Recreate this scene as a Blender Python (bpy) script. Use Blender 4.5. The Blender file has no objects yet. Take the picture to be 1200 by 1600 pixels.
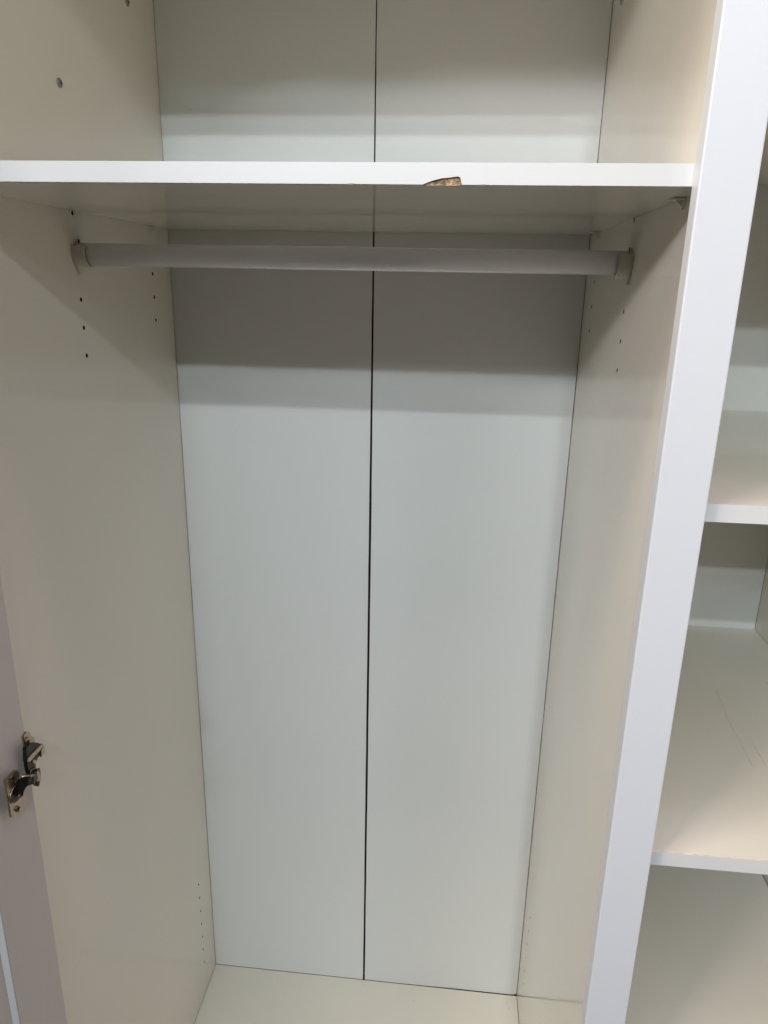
import bpy, bmesh, math, random
from mathutils import Vector, Matrix
random.seed(4)
S = bpy.context.scene
COL = S.collection

# ------------------------------------------------------------------ camera
CAM = Vector((0.4252, -0.5929, 1.3120)); YAW, PITCH, ROLL, FPX = -0.0940, -0.3025, 0.0197, 1135.46
cy, sy, cp, sp = math.cos(YAW), math.sin(YAW), math.cos(PITCH), math.sin(PITCH)
fw = Vector((sy*cp, cy*cp, sp)); rt = Vector((cy, -sy, 0)); up = rt.cross(fw)
r2 = math.cos(ROLL)*rt + math.sin(ROLL)*up; u2 = -math.sin(ROLL)*rt + math.cos(ROLL)*up
cd = bpy.data.cameras.new("camera"); cam = bpy.data.objects.new("camera", cd); COL.objects.link(cam)
m = Matrix((r2, u2, -fw)).transposed().to_4x4(); m.translation = CAM; cam.matrix_world = m
cd.sensor_fit = 'VERTICAL'; cd.sensor_height = 36; cd.sensor_width = 27; cd.lens = 36*FPX/1600
cd.clip_start = .01; cd.clip_end = 50
S.camera = cam
S.render.resolution_x, S.render.resolution_y = 768, 1024

# ------------------------------------------------------------------ world, lamps, exposure
w = bpy.data.worlds.new("World"); S.world = w; w.use_nodes = True
w.node_tree.nodes['Background'].inputs[0].default_value = (0.86, 0.90, 1.0, 1)
w.node_tree.nodes['Background'].inputs[1].default_value = 0.01
def lamp(name, loc, aim, sx, sy_, power, col):
    l = bpy.data.lights.new(name, 'AREA'); l.shape = 'RECTANGLE'; l.size = sx; l.size_y = sy_
    l.energy = power; l.color = col
    o = bpy.data.objects.new(name, l); COL.objects.link(o); o.location = loc
    o.rotation_euler = (Vector(aim)-Vector(loc)).to_track_quat('-Z', 'Z').to_euler()
    return o
AIM = (.35, .2, .9)
for name, loc, sx, sy_, rgb in (
        ("far_ceiling_tube", (.1, -3.72, 2.8), .2, .05, (1.19, 1.32, 1.36)),
        ("far_ceiling_tube", (.6, -3.72, 2.8), .1, .05, (.88, .97, .98)),
        ("far_ceiling_tube", (2, -3.72, 2.8), .6, .05, (.15, .20, .30)),
        ("near_ceiling_tube", (2, -2.85, 2.8), .6, .05, (.73, .68, .74)),
        ("near_ceiling_tube", (-2.8, -2.85, 2.8), .8, .05, (.95, .60, .36)),
        ("fill_tube", (0, -2, 2.376), .3, .02, (.68, .72, .76)),  # added fill tubes, no known fixtures, brightening the shelf edge and post
        ("fill_tube", (.6, -2, 2.376), .08, .02, (.50, .56, .60)),
        ("fill_tube", (-1.2, -2, 2.141), .5, .02, (1.92, 1.76, 1.74)),
        ("fill_tube", (-.5, -2, 2.141), .5, .02, (.62, .66, .74)),
        ("fill_tube", (0, -2, 2.141), .3, .02, (.09, .15, .17)),
        ("ceiling_spot", (-.3, -.6, 2.8), .35, .35, (1.18, 1.10, .93)),
        ("ceiling_spot", (-.4, -1.1, 2.8), .35, .35, (.46, .36, .31)),
        ("ceiling_spot", (-1.5, -.3, 2.8), .35, .35, (1.3, 1.25, 1.0)),
        ("ceiling_spot", (1.0, -.3, 2.8), .35, .35, (.38, .30, .38))):
    e = max(rgb); lamp(name, loc, AIM, sx, sy_, 10*e, [c/e for c in rgb])
S.view_settings.view_transform = 'Standard'; S.view_settings.look = 'None'
S.view_settings.exposure = 0.20; S.view_settings.gamma = 1.0

# ------------------------------------------------------------------ materials
def new_mat(name):
    m = bpy.data.materials.new(name); m.use_nodes = True
    return m, m.node_tree.nodes, m.node_tree.links, m.node_tree.nodes['Principled BSDF']
def laminate(name, col, rough=.24, var=.012, spec=.5, bump=.008, dust=0.0):
    """melamine board: faint cloudy tone variation, orange-peel relief, smudgy gloss"""
    m, N, L, P = new_mat(name)
    tc = N.new('ShaderNodeTexCoord')
    n1 = N.new('ShaderNodeTexNoise'); n1.inputs['Scale'].default_value = 5; n1.inputs['Detail'].default_value = 4
    L.new(tc.outputs['Object'], n1.inputs['Vector'])
    cr = N.new('ShaderNodeValToRGB'); e = cr.color_ramp.elements
    e[0].position = .3; e[1].position = .7
    e[0].color = (*[c*(1-var) for c in col], 1); e[1].color = (*[min(1, c*(1+var*.5)) for c in col], 1)
    L.new(n1.outputs['Fac'], cr.inputs['Fac'])
    out = cr.outputs['Color']
    # sparse specks of dirt
    v = N.new('ShaderNodeTexVoronoi'); v.inputs['Scale'].default_value = 22; v.feature = 'F1'
    L.new(tc.outputs['Object'], v.inputs['Vector'])
    lt = N.new('ShaderNodeMath'); lt.operation = 'LESS_THAN'; lt.inputs[1].default_value = .016
    L.new(v.outputs['Distance'], lt.inputs[0])
    sepc = N.new('ShaderNodeSeparateColor'); L.new(v.outputs['Color'], sepc.inputs[0])
    lt2 = N.new('ShaderNodeMath'); lt2.operation = 'LESS_THAN'; lt2.inputs[1].default_value = .10
    L.new(sepc.outputs[0], lt2.inputs[0])
    mu = N.new('ShaderNodeMath'); mu.operation = 'MULTIPLY'; L.new(lt.outputs[0], mu.inputs[0]); L.new(lt2.outputs[0], mu.inputs[1])
    mu2 = N.new('ShaderNodeMath'); mu2.operation = 'MULTIPLY'; mu2.inputs[1].default_value = .4; L.new(mu.outputs[0], mu2.inputs[0])
    mx = N.new('ShaderNodeMix'); mx.data_type = 'RGBA'; mx.inputs[7].default_value = (.22, .17, .12, 1)
    L.new(mu2.outputs[0], mx.inputs[0]); L.new(out, mx.inputs[6]); L.new(mx.outputs[2], P.inputs['Base Color'])
    n2 = N.new('ShaderNodeTexNoise'); n2.inputs['Scale'].default_value = 9; n2.inputs['Detail'].default_value = 6
    L.new(tc.outputs['Object'], n2.inputs['Vector'])
    mr = N.new('ShaderNodeMapRange'); mr.inputs[1].default_value = .35; mr.inputs[2].default_value = .7
    mr.inputs[3].default_value = rough*.96; mr.inputs[4].default_value = rough*1.05
    L.new(n2.outputs['Fac'], mr.inputs[0]); L.new(mr.outputs[0], P.inputs['Roughness'])
    P.inputs['Specular IOR Level'].default_value = spec
    n3 = N.new('ShaderNodeTexNoise'); n3.inputs['Scale'].default_value = 260; n3.inputs['Detail'].default_value = 2
    L.new(tc.outputs['Object'], n3.inputs['Vector'])
    b = N.new('ShaderNodeBump'); b.inputs['Strength'].default_value = .25; b.inputs['Distance'].default_value = bump*.01
    L.new(n3.outputs['Fac'], b.inputs['Height']); L.new(b.outputs[0], P.inputs['Normal'])
    return m
def plain(name, col, rough=.5, metal=0, spec=.5, noise=0, nscale=60, trans=0):
    m, N, L, P = new_mat(name)
    P.inputs['Base Color'].default_value = (*col, 1); P.inputs['Roughness'].default_value = rough
    P.inputs['Metallic'].default_value = metal; P.inputs['Specular IOR Level'].default_value = spec
    P.inputs['Transmission Weight'].default_value = trans
    if noise:
        tc = N.new('ShaderNodeTexCoord'); n = N.new('ShaderNodeTexNoise'); n.inputs['Scale'].default_value = nscale
        n.inputs['Detail'].default_value = 5
        L.new(tc.outputs['Object'], n.inputs['Vector'])
        cr = N.new('ShaderNodeValToRGB'); e = cr.color_ramp.elements; e[0].position = .35; e[1].position = .65
        e[0].color = (*[c*(1-noise) for c in col], 1); e[1].color = (*[min(1, c*(1+noise)) for c in col], 1)
        L.new(n.outputs['Fac'], cr.inputs['Fac']); L.new(cr.outputs[0], P.inputs['Base Color'])
        b = N.new('ShaderNodeBump'); b.inputs['Strength'].default_value = .3; b.inputs['Distance'].default_value = .0004
        L.new(n.outputs['Fac'], b.inputs['Height']); L.new(b.outputs[0], P.inputs['Normal'])
    return m
M = dict(
    lam=laminate("cream_melamine", (.815, .770, .675), rough=.09),
    back=laminate("back_board_foil", (.79, .80, .775), rough=.42, spec=.35, bump=.02),
    band=laminate("white_edge_band", (.73, .735, .73), rough=.3, var=.006),
    post=laminate("white_lacquer", (.73, .745, .78), rough=.33, var=.006),
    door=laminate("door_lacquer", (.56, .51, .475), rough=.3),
    rail=laminate("white_enamelled_tube", (.92, .92, .95), rough=.18, var=.03, spec=.6),
    plastic=plain("cream_plastic", (.62, .60, .49), .35, noise=.04),
    clear=plain("frosted_clip_plastic", (.76, .735, .64), .3, noise=.02),
    mdf=plain("raw_fibreboard", (.27, .17, .09), .85, noise=.35, nscale=300),
    chip=plain("raw_chipboard", (.66, .50, .33), .9, noise=.42, nscale=210),
    dark=plain("dark_void", (.012, .010, .008), .9, noise=.2),
    nickel=plain("nickel_plate", (.50, .41, .29), .32, metal=1, noise=.08, nscale=90),
    steel=plain("zinc_screw", (.42, .43, .42), .35, metal=1, noise=.15, nscale=400),
    black=plain("black_oiled_steel", (.025, .022, .018), .22, metal=.6, noise=.2),
    scratch=plain("scratch_mark", (.38, .35, .30), .8, noise=.3),
)

# ------------------------------------------------------------------ helpers
def link(name, bm, mat, parent=None, smooth=False, label=None):
    me = bpy.data.meshes.new(name); bm.normal_update(); bm.to_mesh(me); bm.free()
    for mm in (mat if isinstance(mat, (list, tuple)) else [mat]): me.materials.append(mm)
    if smooth:
        for p in me.polygons: p.use_smooth = True
    o = bpy.data.objects.new(name, me); COL.objects.link(o)
    if parent: o.parent = parent
    if label: o['label'] = label
    return o
def box_bm(x0, x1, y0, y1, z0, z1, bev=0.0006, seg=2):
    bm = bmesh.new(); bmesh.ops.create_cube(bm, size=1)
    bmesh.ops.scale(bm, vec=(x1-x0, y1-y0, z1-z0), verts=bm.verts)
    bmesh.ops.translate(bm, vec=((x0+x1)/2, (y0+y1)/2, (z0+z1)/2), verts=bm.verts)
    if bev: bmesh.ops.bevel(bm, geom=bm.edges[:], offset=bev, segments=seg, profile=.5, affect='EDGES')
    return bm
def box(name, b, mat, parent, bev=.0006, label=None): return link(name, box_bm(*b, bev), mat, parent, label=label)
def cyl_bm(c, r, h, axis='X', seg=20, bev=0):
    bm = bmesh.new(); bmesh.ops.create_cone(bm, cap_ends=True, segments=seg, radius1=r, radius2=r, depth=h)
    if bev: bmesh.ops.bevel(bm, geom=[e for e in bm.edges if len(e.link_faces) == 2 and any(len(f.verts) > 4 for f in e.link_faces)], offset=bev, segments=2, affect='EDGES')
    rot = {'X': Matrix.Rotation(math.pi/2, 3, 'Y'), 'Y': Matrix.Rotation(math.pi/2, 3, 'X'), 'Z': Matrix.Identity(3)}[axis]
    bmesh.ops.rotate(bm, matrix=rot, verts=bm.verts); bmesh.ops.translate(bm, vec=c, verts=bm.verts)
    return bm
def add(bm, other):
    me = bpy.data.meshes.new('tmp'); other.to_mesh(me); other.free(); bm.from_mesh(me); bpy.data.meshes.remove(me)
def prism(pts, vec, bev=0):
    """polygon pts (3-D) extruded by vec"""
    bm = bmesh.new(); vs = [bm.verts.new(p) for p in pts]; f = bm.faces.new(vs)
    r = bmesh.ops.extrude_face_region(bm, geom=[f]); bmesh.ops.translate(bm, vec=vec, verts=[g for g in r['geom'] if isinstance(g, bmesh.types.BMVert)])
    bmesh.ops.recalc_face_normals(bm, faces=bm.faces)
    if bev: bmesh.ops.bevel(bm, geom=bm.edges[:], offset=bev, segments=2, affect='EDGES')
    return bm
def cut(o, cutter_bm, mat='dark'):
    c = link('cutter', cutter_bm, M[mat])
    for mm in o.data.materials: pass
    md = o.modifiers.new('b', 'BOOLEAN'); md.operation = 'DIFFERENCE'; md.solver = 'EXACT'; md.object = c
    bpy.context.view_layer.update()
    dg = bpy.context.evaluated_depsgraph_get()
    me = bpy.data.meshes.new_from_object(o.evaluated_get(dg))
    o.modifiers.clear(); o.data = me
    bpy.data.objects.remove(c)
def tube(path, radii, seg=10, flat=1.0):
    bm = bmesh.new(); rings = []
    P = [Vector(p) for p in path]
    for i, p in enumerate(P):
        t = (P[min(i+1, len(P)-1)]-P[max(i-1, 0)]).normalized()
        a = t.cross(Vector((0, 0, 1)));  a = a.normalized() if a.length > .1 else Vector((1, 0, 0)); b = t.cross(a)
        r = radii[i] if isinstance(radii, (list, tuple)) else radii
        rings.append([bm.verts.new(p + a*math.cos(k*2*math.pi/seg)*r + b*math.sin(k*2*math.pi/seg)*r*flat) for k in range(seg)])
    for A, B in zip(rings, rings[1:]):
        for k in range(seg): bm.faces.new((A[k], A[(k+1) % seg], B[(k+1) % seg], B[k]))
    bm.faces.new(rings[0][::-1]); bm.faces.new(rings[-1])
    bmesh.ops.recalc_face_normals(bm, faces=bm.faces)
    return bm

# ------------------------------------------------------------------ the wardrobe
W, D, YF = 0.600, 0.4965, -0.0102           # clear width, back board, carcass front plane
XR = 0.9115; T = 0.0158                      # right bay's far wall, board thickness
ZTOP = 1.684
PX0, PX1, PYF = 0.5859, 0.6253, -0.0272      # front post
ward = bpy.data.objects.new("wardrobe", None); COL.objects.link(ward); ward.location = (0, 0, 0)
ward['label'] = "open cream white wardrobe with a chipped long shelf and a narrow bay of shelves"
ward['category'] = "wardrobe"

HZ_F = [1.290, 1.259, 1.228]; HZ_B = [1.321, 1.290, 1.259]; HZ_L = [.256-.0307*k for k in range(7)]
def holes(x, sgn, yf, yb, ybl):
    bm = bmesh.new()
    hs = [(yf, z) for z in HZ_F] + [(yb, z) for z in HZ_B] + [(ybl, z) for z in HZ_L] + [(yf, 1.3808)]
    for y, z in hs: add(bm, cyl_bm((x, y, z), .0026 if z > .3 else .0021, .022, 'X', 14))
    return bm
left = box("side_panel", (-T, 0, .0050, D+.012, -.06, ZTOP+.018), M['lam'], ward)
left.data.materials.append(M['dark']); cut(left, holes(0, 1, .2235, .430, .439))
part = box("partition", (W, W+T, YF, D+.012, -.06, ZTOP+.018), M['lam'], ward)
part.data.materials.append(M['dark']); cut(part, holes(W, -1, .232, .431, .437))
box("side_panel", (XR, XR+T, YF, D+.012, -.06, ZTOP+.018), M['lam'], ward)
box("top_panel", (0.0003, W-.0003, YF, D-.0004, ZTOP, ZTOP+T), M['lam'], ward)
box("top_panel", (W+T+.0003, XR-.0003, YF, D-.0004, ZTOP, ZTOP+T), M['lam'], ward)
box("bottom_panel", (0.0004, W-.0006, YF, D-.0002, -T, 0), M['lam'], ward, bev=.0004)
box("bottom_panel", (W+T+.0003, XR-.0003, YF, D-.0004, -T, 0), M['lam'], ward)

# back boards with the tapering open seam between them
def back_board(xl0, xl1, xr0, xr1, z0, z1, label=None, y=D, th=.003, bow=0.0):
    """thin board; bow = backward curve added at its right and lower edges to darken the corner"""
    bm = bmesh.new(); n = 48
    us = [0, .2, .4, .6, .75, .85, .90, .93, .95, .965, .98, .99, 1] if bow else [0, 1]
    ts = sorted(set([i/n for i in range(n+1)] + [.002, .004, .006, .009, .013]))
    sm = lambda v: max(0, min(1, v))**1.6
    front, rear = [], []
    for t in ts:
        z = z0+(z1-z0)*t; edge = 0 < t < 1
        tt = max(0, (t-.55)/.45)
        xl = xl0+(xl1-xl0)*tt+(random.uniform(-.00012, .00012) if edge else 0)
        xr = xr0+(xr1-xr0)*tt+(random.uniform(-.00012, .00012) if edge else 0)
        fr, rr = [], []
        for u in us:
            x = xl+(xr-xl)*u; d = 0
            if bow:  # added curve meant to deepen the shade along these edges
                d = bow*max(sm((x-(xr-.020))/.020)*sm((1.30-z)/.5), sm((.014-z)/.014)*sm((x-.36)/.12)*.35)
            fr.append(bm.verts.new((x, y+d, z))); rr.append(bm.verts.new((x, y+d+th, z)))
        front.append(fr); rear.append(rr)
    m_ = len(us)
    for i in range(len(ts)-1):
        for k in range(m_-1):
            bm.faces.new((front[i][k], front[i][k+1], front[i+1][k+1], front[i+1][k]))
            bm.faces.new((rear[i][k], rear[i+1][k], rear[i+1][k+1], rear[i][k+1]))
        for k in (0, m_-1):
            f = bm.faces.new((front[i][k], front[i+1][k], rear[i+1][k], rear[i][k])); f.material_index = 1
    bmesh.ops.recalc_face_normals(bm, faces=bm.faces)
    return link("back_board", bm, [M['back'], M['mdf']], ward, smooth=False, label=label)
back_board(.0007, .0005, .2989, .2990, .0008, ZTOP, "left half of the thin back board, beside the open seam")
back_board(.3026, .3004, W-.0008, W-.0006, .0010, ZTOP, "right half of the thin back board, beside the open seam", bow=.003)
back_board(W+T+.0005, W+T+.0005, XR-.0006, XR-.0006, .0006, ZTOP, "back board of the narrow right bay")
box("dark_backing", (-.01, XR+.01, D+.0070, D+.0090, -.05, ZTOP+.01), M['dark'], ward, bev=0)  # near-black sheet added behind the boards so the open gaps look dark

# front posts and head rail
box("front_post", (PX0, PX1, PYF, YF-.0002, -.07, ZTOP+.06), M['post'], ward, bev=.0012, label="white lacquered upright post between the two bays")
box("front_post", (XR-.008, XR+.03, PYF, YF-.0002, -.07, ZTOP+.06), M['post'], ward, bev=.0012, label="white lacquered upright post at the right side")
box("head_rail", (.012, PX0-.0004, PYF, YF-.0002, ZTOP+.004, ZTOP+.06), M['post'], ward, bev=.001)

# shelves: board + edge band, the band stops just short of the lower edge
def shelf(x0, x1, zb, th, label, nicks=(), chip=None, topline=False):
    o = link("shelf", box_bm(x0, x1, YF+.0009, D-.0006, zb, zb+th, .0003), [M['lam'], M['chip']], ward, label=label)
    for p in o.data.polygons:
        if p.normal.y < -.9: p.material_index = 1
    z0, z1 = (zb+.0003, zb+th-.0006) if topline else (zb+.0004, zb+th+.0001)
    n = 160; bm = bmesh.new(); rows = []
    for i in range(n+1):
        x = x0+(x1-x0)*i/n; d = random.uniform(0, .00005)
        for nx, nw, nh in nicks:
            if abs(x-nx) < nw: d += nh
        rows.append([bm.verts.new(v) for v in ((x, YF, z0+d), (x, YF, z1), (x, YF+.0008, z1), (x, YF+.0008, z0+d))])
    for a, b in zip(rows, rows[1:]):
        for k in range(4): bm.faces.new((a[k], b[k], b[(k+1) % 4], a[(k+1) % 4]))
    bm.faces.new(rows[0]); bm.faces.new(rows[-1][::-1]); bmesh.ops.recalc_face_normals(bm, faces=bm.faces)
    eb = link("edge_band", bm, M['band'], o)
    return o, eb
def from_px(px, py, ax, val):
    d = fw + r2*(px-600)/FPX - u2*(py-800)/FPX
    return CAM + d*((val-CAM[ax])/d[ax])
ZS, TS = 1.3829, .0152
sh, eb = shelf(.0006, W-.0006, ZS, TS, "long upper shelf with a chipped front edge above the clothes rail", nicks=((.313, .0015, .0003), (.341, .002, .0004), (.437, .0015, .0003), (.478, .0015, .0003)))
chip_px = [(655, 291.5), (662, 287.5), (671, 283.8), (680, 281), (690, 278.6), (702, 277.4), (711, 276), (717, 275.8), (719.5, 278), (720.5, 284), (723, 292), (722, 297), (656, 297)]
cp3 = [from_px(a, b, 1, YF) for a, b in chip_px]
cb = prism([Vector((p.x, YF-.004, p.z)) for p in cp3], (0, .0072, 0))
eb_c = cb.copy(); cut(eb, cb, 'mdf')
cut(sh, eb_c, 'chip')
# rough broken core inside the notch
bm = bmesh.new(); nx_, nz_ = 60, 26
xs0, xs1 = min(p.x for p in cp3)-.001, max(p.x for p in cp3)+.001
zt = max(p.z for p in cp3)+.001
grid = []
for i in range(nx_+1):
    row = []
    for j in range(nz_+1):
        x = xs0+(xs1-xs0)*i/nx_; z = ZS+.00005+(zt-ZS)*j/nz_
        y = YF+.0018+.0010*(j/nz_)*0 + random.uniform(-.0007, .0007) + .0010*(1-j/nz_)
        row.append(bm.verts.new((x, min(max(y, YF+.0010), YF+.0031), z)))
    grid.append(row)
for i in range(nx_):
    for j in range(nz_): bm.faces.new((grid[i][j], grid[i+1][j], grid[i+1][j+1], grid[i][j+1]))
r = bmesh.ops.extrude_face_region(bm, geom=bm.faces[:])
for g in r['geom']:
    if isinstance(g, bmesh.types.BMVert): g.co.y = YF+.0034
bmesh.ops.recalc_face_normals(bm, faces=bm.faces)
link("chipped_core", bm, M['chip'], sh, label="bare brown chipboard showing in the broken shelf edge")

shelf(W+T+.0005, XR-.0006, 1.4479, .0154, "topmost shelf of the narrow right bay")
shelf(W+T+.0005, XR-.0006, 1.1338, .0154, "upper middle shelf of the narrow right bay")
s3, _ = shelf(W+T+.0005, XR-.0006, .7913, .0158, "scratched lower middle shelf of the narrow right bay", topline=True)
shelf(W+T+.0005, XR-.0022, .4761, .0158, "lowest shelf of the narrow right bay")

# scratches and scuffs (thin raised burrs)
def scratch(pts, parent, ax, val, wid=.00035, name="scratch"):
    P = [from_px(a, b, ax, val) for a, b in pts]
    n = Vector((0, 0, 1)) if ax == 2 else Vector((0, -1, 0)) if ax == 1 else Vector((1, 0, 0))
    Q = []
    for a, b in zip(P, P[1:]):
        for k in range(6): Q.append(a.lerp(b, k/6)+Vector([random.uniform(-1, 1)*.00015 for _ in range(3)]))
    Q.append(P[-1])
    Q = [Vector([q[i] if i != ax else val for i in range(3)]) + n*.0001 for q in Q]
    link(name, tube(Q, [wid*random.uniform(.3, 1)*.5 for _ in Q], 6), M['scratch'], parent)
scratch([(1119, 1077), (1128, 1100), (1137, 1124), (1148, 1144), (1163, 1172), (1176, 1197)], s3, 2, .7913+.0158)
scratch([(1175, 1160), (1186, 1178), (1199, 1201)], s3, 2, .7913+.0158)
scratch([(1195, 1066), (1200, 1069)], s3, 2, .7913+.0158, .0006)
scratch([(454, 1020), (456, 1030), (455, 1040)], ward, 1, D, .0003)
scratch([(297, 170), (298, 172)], ward, 1, D, .0012)
scratch([(290, 171), (294, 170)], ward, 1, D, .0004)
scratch([(930, 1218), (931, 1219)], ward, 0, W, .0008)
scratch([(791, 1566), (792, 1568)], ward, 2, 0, .0008); scratch([(796, 1574), (795, 1577)], ward, 2, 0, .0007)
scratch([(645, 1563), (647, 1564)], ward, 2, 0, .0007)

# cam screws above the shelf
def cam_screw(p, s):
    bm = cyl_bm((p[0]+s*.0008, p[1], p[2]), .0046, .0022, 'X', 24, .0004)
    add(bm, cyl_bm((p[0]+s*.0020, p[1], p[2]), .0030, .0006, 'X', 20))
    o = link("screw_cap", bm, M['steel'], ward)
    b2 = box_bm(p[0]+s*.0023-.0002, p[0]+s*.0023+.0002, p[1]-.0024, p[1]+.0024, p[2]-.0004, p[2]+.0004, 0)
    add(b2, box_bm(p[0]+s*.0023-.0002, p[0]+s*.0023+.0002, p[1]-.0004, p[1]+.0004, p[2]-.0024, p[2]+.0024, 0))
    link("screw_slot", b2, M['dark'], o)
cam_screw((0, .223, 1.5064), 1); cam_screw((0, .4113, 1.6386), 1); cam_screw((W, .427, 1.638), -1)

# shelf supports under the long shelf
def support(x, s, y):
    bm = prism([(x, y-.006, ZS-.0002), (x, y+.006, ZS-.0002), (x, y+.0012, ZS-.0090), (x, y-.0012, ZS-.0090)], (s*.0022, 0, 0), .0003)
    add(bm, box_bm(min(x, x+s*.011), max(x, x+s*.0085), y-.0055, y+.0055, ZS-.0018, ZS-.0002, .0003))
    add(bm, prism([(x, y-.001, ZS-.0015), (x+s*.0075, y-.001, ZS-.0015), (x, y-.001, ZS-.0085)], (0, .002, 0), .0002))
    link("shelf_support", bm, M['clear'], ward)
support(0, 1, .4335); support(W, -1, .4295); support(0, 1, .058); support(W, -1, .055)

# ------------------------------------------------------------------ clothes rail
RY, RZ, RR = .226, 1.3385, .0121
def ring_tube(x0, x1, r, seg=40):
    bm = bmesh.new(); n = 2
    A = [[bm.verts.new((x, RY+rr*math.sin(2*math.pi*k/seg), RZ+rr*math.cos(2*math.pi*k/seg))) for k in range(seg)] for x, rr in ((x0, r-.0012), (x0, r), (x1, r), (x1, r-.0012))]
    A.append(A[0])
    for a, b in zip(A, A[1:]):
        for k in range(seg): bm.faces.new((a[k], a[(k+1) % seg], b[(k+1) % seg], b[k]))
    bmesh.ops.recalc_face_normals(bm, faces=bm.faces)
    return bm
rail = link("clothes_rail", ring_tube(.004, W-.004, RR), M['rail'], None, True, "straight white tubular clothes rail across the wardrobe, just under its long chipped shelf")
rail['category'] = "clothes rail"
for p in rail.data.polygons: p.use_smooth = abs(p.normal.x) < .5
def bracket(x, s):
    # U-shaped cradle
    seg = 28; ri, ro = RR+.0004, RR+.0022; bm = bmesh.new(); L = .0150
    def ring(xx, r):
        pts = [(RY-r, RZ+.0085), (RY-r, RZ+.004)] + [(RY-r*math.cos(a), RZ-r*math.sin(a)) for a in [math.pi*k/(seg-4) for k in range(seg-3)]] + [(RY+r, RZ+.004), (RY+r, RZ+.0085)]
        return [bm.verts.new((xx, yy, zz)) for yy, zz in pts]
    xa, xb = x+s*.002, x+s*L
    a, b, c, d = ring(xa, ri), ring(xb, ri), ring(xb, ro), ring(xa, ro)
    for p, q in ((a, b), (b, c), (c, d), (d, a)):
        for k in range(seg): bm.faces.new((p[k], p[k+1], q[k+1], q[k]))
    bm.faces.new((a[0], b[0], c[0], d[0])); bm.faces.new((a[-1], d[-1], c[-1], b[-1]))
    # rolled lip on the open end
    c2 = [ring(xb-s*.0016, ro), ring(xb-s*.0016, ro+.0008), ring(xb, ro+.0008), ring(xb, ro)]
    for p, q in zip(c2, c2[1:]+c2[:1]):
        for k in range(seg): bm.faces.new((p[k], p[k+1], q[k+1], q[k]))
    # shield-shaped wall flange
    f = [(-.0140, .0085), (-.0050, .0095), (-.0022, .0150), (.0022, .0150), (.0050, .0095), (.0140, .0085), (.0140, -.0030), (.0095, -.0120), (.0035, -.0215), (-.0035, -.0215), (-.0095, -.0120), (-.0140, -.0030)]
    add(bm, prism([(x, RY+u, RZ+v) for u, v in f], (s*.0026, 0, 0), .0006))
    bmesh.ops.recalc_face_normals(bm, faces=bm.faces)
    o = link("rail_bracket", bm, M['plastic'], ward)
    link("screw_slot", box_bm(min(x+s*.0026, x+s*.0030), max(x+s*.0026, x+s*.0030), RY-.0018, RY+.0018, RZ+.0115, RZ+.0155, 0), M['dark'], o)
bracket(0, 1); bracket(W, -1)

# ------------------------------------------------------------------ door swung open on the left, with its recessed panel
XD = .008; YD = .0036
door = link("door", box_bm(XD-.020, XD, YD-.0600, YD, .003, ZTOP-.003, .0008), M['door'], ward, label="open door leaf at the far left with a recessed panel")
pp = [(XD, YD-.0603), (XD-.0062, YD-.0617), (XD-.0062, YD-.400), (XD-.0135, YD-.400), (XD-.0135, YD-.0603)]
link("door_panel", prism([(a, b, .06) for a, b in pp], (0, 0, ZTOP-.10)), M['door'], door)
link("lit_bevel_strip", prism([(XD-.0004, YD-.0602, .06), (XD-.0060, YD-.0604, .06), (XD-.0060, YD-.0640, .06)], (0, 0, ZTOP-.10)), M['band'], door)  # white strip added so the panel's bevel looks lit
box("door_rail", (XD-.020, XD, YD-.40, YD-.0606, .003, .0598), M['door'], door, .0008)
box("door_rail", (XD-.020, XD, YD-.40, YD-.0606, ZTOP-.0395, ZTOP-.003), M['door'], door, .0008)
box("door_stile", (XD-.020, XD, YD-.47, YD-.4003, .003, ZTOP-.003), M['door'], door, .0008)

DOOR_OPEN = math.radians(12)              # swung 12 degrees past square
rot = Matrix.Translation((XD, YD, 0)) @ Matrix.Rotation(-DOOR_OPEN, 4, 'Z') @ Matrix.Translation((-XD, -YD, 0))
door.matrix_world = rot
XE = XR-.004  # door leaf added out of view to keep side light off the right bay
door_blocker = link("door", box_bm(XE, XE+.020, PYF-.0635, PYF-.0035, -.03, ZTOP+.03, .0008), M['lam'], ward, label="added unseen door leaf at the far right, blocking light to the narrow bay")
box("door_panel", (XE+.0062, XE+.0135, PYF-.24, PYF-.0637, .0602, ZTOP-.0402), M['lam'], door_blocker)
box("door_rail", (XE, XE+.020, PYF-.24, PYF-.0637, -.03, .0598), M['lam'], door_blocker, .0008)
box("door_rail", (XE, XE+.020, PYF-.24, PYF-.0637, ZTOP-.0395, ZTOP+.03), M['lam'], door_blocker, .0008)
box("door_stile", (XE, XE+.020, PYF-.30, PYF-.2403, -.03, ZTOP+.03), M['lam'], door_blocker, .0008)
# ------------------------------------------------------------------ concealed hinge on the door
hinge = bpy.data.objects.new("hinge", None); COL.objects.link(hinge); hinge.parent = ward; hinge['label'] = "nickel concealed hinge joining the left wall and the open door"
def onx(px, py, x): return from_px(px, py, 0, x)
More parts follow.
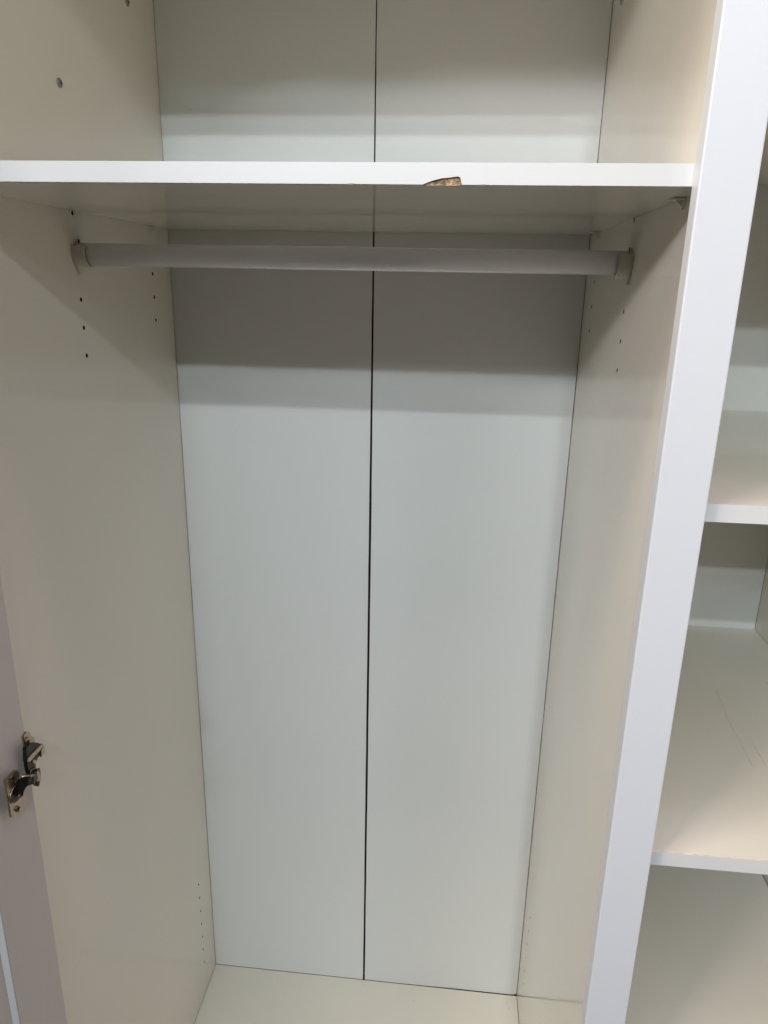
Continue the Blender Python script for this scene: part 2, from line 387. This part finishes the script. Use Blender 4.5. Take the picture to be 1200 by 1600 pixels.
# cup plate on the door face
pl = [onx(a, b, XD+.0002) for a, b in ((4.5, 1219), (19.5, 1203), (23.5, 1202.5), (27, 1208), (29.5, 1224), (33.5, 1250), (34.5, 1262), (29, 1268.5), (17.5, 1278), (14, 1277))]
bm = prism(pl, (.0024, 0, 0), .0005)
link("cup_plate", bm, M['nickel'], hinge)
def ellipse(cx, cy_, a, b, rot, x, n=20):
    out = []
    for k in range(n):
        t = 2*math.pi*k/n; u, v = a*math.cos(t), b*math.sin(t)
        out.append(onx(cx+u*math.cos(rot)-v*math.sin(rot), cy_+u*math.sin(rot)+v*math.cos(rot), x))
    return out
link("hinge_cup", prism(ellipse(26, 1238, 8.2, 17, .42, XD+.0027), (.0006, 0, 0)), M['black'], hinge)
link("cup_rim", tube([p for p in ellipse(26.5, 1239, 8.6, 17.6, .42, XD+.0034)][3:14], .0006, 8), M['nickel'], hinge, True)
for cx, cy_ in ((20.5, 1215.5), (29, 1264)):
    o = link("screw", prism(ellipse(cx, cy_, 5.2, 5.4, 0, XD+.0027), (.0016, 0, 0), .0004), M['nickel'], hinge)
    b2 = bmesh.new()
    q = onx(cx, cy_, XD+.0046)
    add(b2, box_bm(q.x-.0002, q.x+.0003, q.y-.0026, q.y+.0026, q.z-.0006, q.z+.0006, 0))
    add(b2, box_bm(q.x-.0002, q.x+.0003, q.y-.0006, q.y+.0006, q.z-.0026, q.z+.0026, 0))
    link("screw_slot", b2, M['black'], hinge)
# curved link arm out of the cup
def strap(path, width, thick, mat, name, smooth=True):
    """flat strap through 3-D points, width vertical"""
    P = [Vector(p) for p in path]; bm = bmesh.new(); rings = []
    for i, p in enumerate(P):
        t = (P[min(i+1, len(P)-1)]-P[max(i-1, 0)]).normalized(); v = Vector((0, 0, 1)); v = (v-t*v.dot(t)).normalized(); n = t.cross(v)
        wd = width[i] if isinstance(width, (list, tuple)) else width
        rings.append([bm.verts.new(p+v*a*wd/2+n*b*thick/2) for a, b in ((1, 1), (1, -1), (-1, -1), (-1, 1))])
    for a, b in zip(rings, rings[1:]):
        for k in range(4): bm.faces.new((a[k], a[(k+1) % 4], b[(k+1) % 4], b[k]))
    bm.faces.new(rings[0][::-1]); bm.faces.new(rings[-1]); bmesh.ops.recalc_face_normals(bm, faces=bm.faces)
    bmesh.ops.bevel(bm, geom=bm.edges[:], offset=min(thick*.25, .0005), segments=2, affect='EDGES')
    return link(name, bm, mat, hinge, smooth)
arm = [onx(26, 1243, XD+.003), onx(29.5, 1231, XD+.0055), onx(35, 1223, XD+.010), onx(43, 1220, XD+.0135), onx(51, 1217.5, XD+.015), onx(56, 1213, XD+.0135), onx(56, 1208, XD+.010)]
strap(arm, [.0105, .0115, .0110, .0100, .0095, .0095, .0095], .0032, M['black'], "link_arm", False)
strap([onx(33, 1213.5, XD+.009), onx(40, 1212, XD+.012), onx(47, 1212.5, XD+.0145), onx(53, 1211, XD+.0155)], .002, .0030, M['nickel'], "link_pin")
strap([onx(56.3, 1228, XD+.013), onx(58.6, 1219, XD+.0135), onx(59, 1210, XD+.012), onx(57, 1201, XD+.010)], .0030, .0062, M['nickel'], "arm_edge")
strap([onx(28, 1244, XD+.0062), onx(33, 1241, XD+.0066), onx(37, 1240.5, XD+.007)], .0009, .0012, M['nickel'], "cup_spring")
strap([onx(29, 1248, XD+.0062), onx(34, 1245.5, XD+.0066), onx(38, 1243.5, XD+.007)], .0009, .0012, M['nickel'], "cup_spring")
# arm body rising to the mounting plate
body = [onx(a, b, .017) for a, b in ((41.5, 1190), (40.5, 1169), (47, 1160.5), (56, 1160), (66, 1162.5), (67.5, 1176), (60, 1184), (56, 1193), (57, 1201), (59.5, 1211), (47, 1213), (44.5, 1207))]
link("arm_body", prism(body, (-.004, 0, 0), .0006), M['black'], hinge)
link("arm_cover", prism([onx(a, b, .0165) for a, b in ((41.5, 1189.5), (42, 1184), (56, 1169), (64.5, 1161.5), (66.5, 1165), (59.5, 1174), (44.5, 1190.5))], (.0016, 0, 0), .0004), M['nickel'], hinge)
link("arm_cover", prism([onx(a, b, .0165) for a, b in ((61.5, 1172), (66, 1164), (68, 1176), (62, 1183))], (.0020, 0, 0), .0004), M['nickel'], hinge)
link("adjuster_screw", prism(ellipse(52.5, 1190, 3.0, 3.2, 0, .0166), (.0014, 0, 0), .0004), M['nickel'], hinge)
link("pivot_cover", prism([onx(a, b, .0165) for a, b in ((47, 1203), (54, 1198.5), (57.5, 1203), (52, 1208.5), (46, 1210))], (.0014, 0, 0), .0004), M['nickel'], hinge)
# mounting plate with its screw
mp = [onx(a, b, .0095) for a, b in ((36.3, 1149.5), (41, 1143.8), (45.5, 1143), (48.5, 1146.5), (49.5, 1152), (54, 1151), (55.2, 1160), (50, 1166), (42, 1172), (39, 1168))]
link("mounting_plate", prism(mp, (-.0095, 0, 0), .0006), M['nickel'], hinge)
link("mounting_block", prism([onx(a, b, .0090) for a, b in ((39, 1166), (55, 1160), (57, 1180), (46, 1208), (43.5, 1200))], (-.0053, 0, 0), .0004), M['black'], hinge)
link("screw", prism(ellipse(43, 1157, 4.0, 6.2, .2, .0097), (.0014, 0, 0), .0004), M['nickel'], hinge)
link("screw_slot", prism(ellipse(43.6, 1159, 1.6, 4.0, .7, .0113, 12), (.0003, 0, 0)), M['black'], hinge)
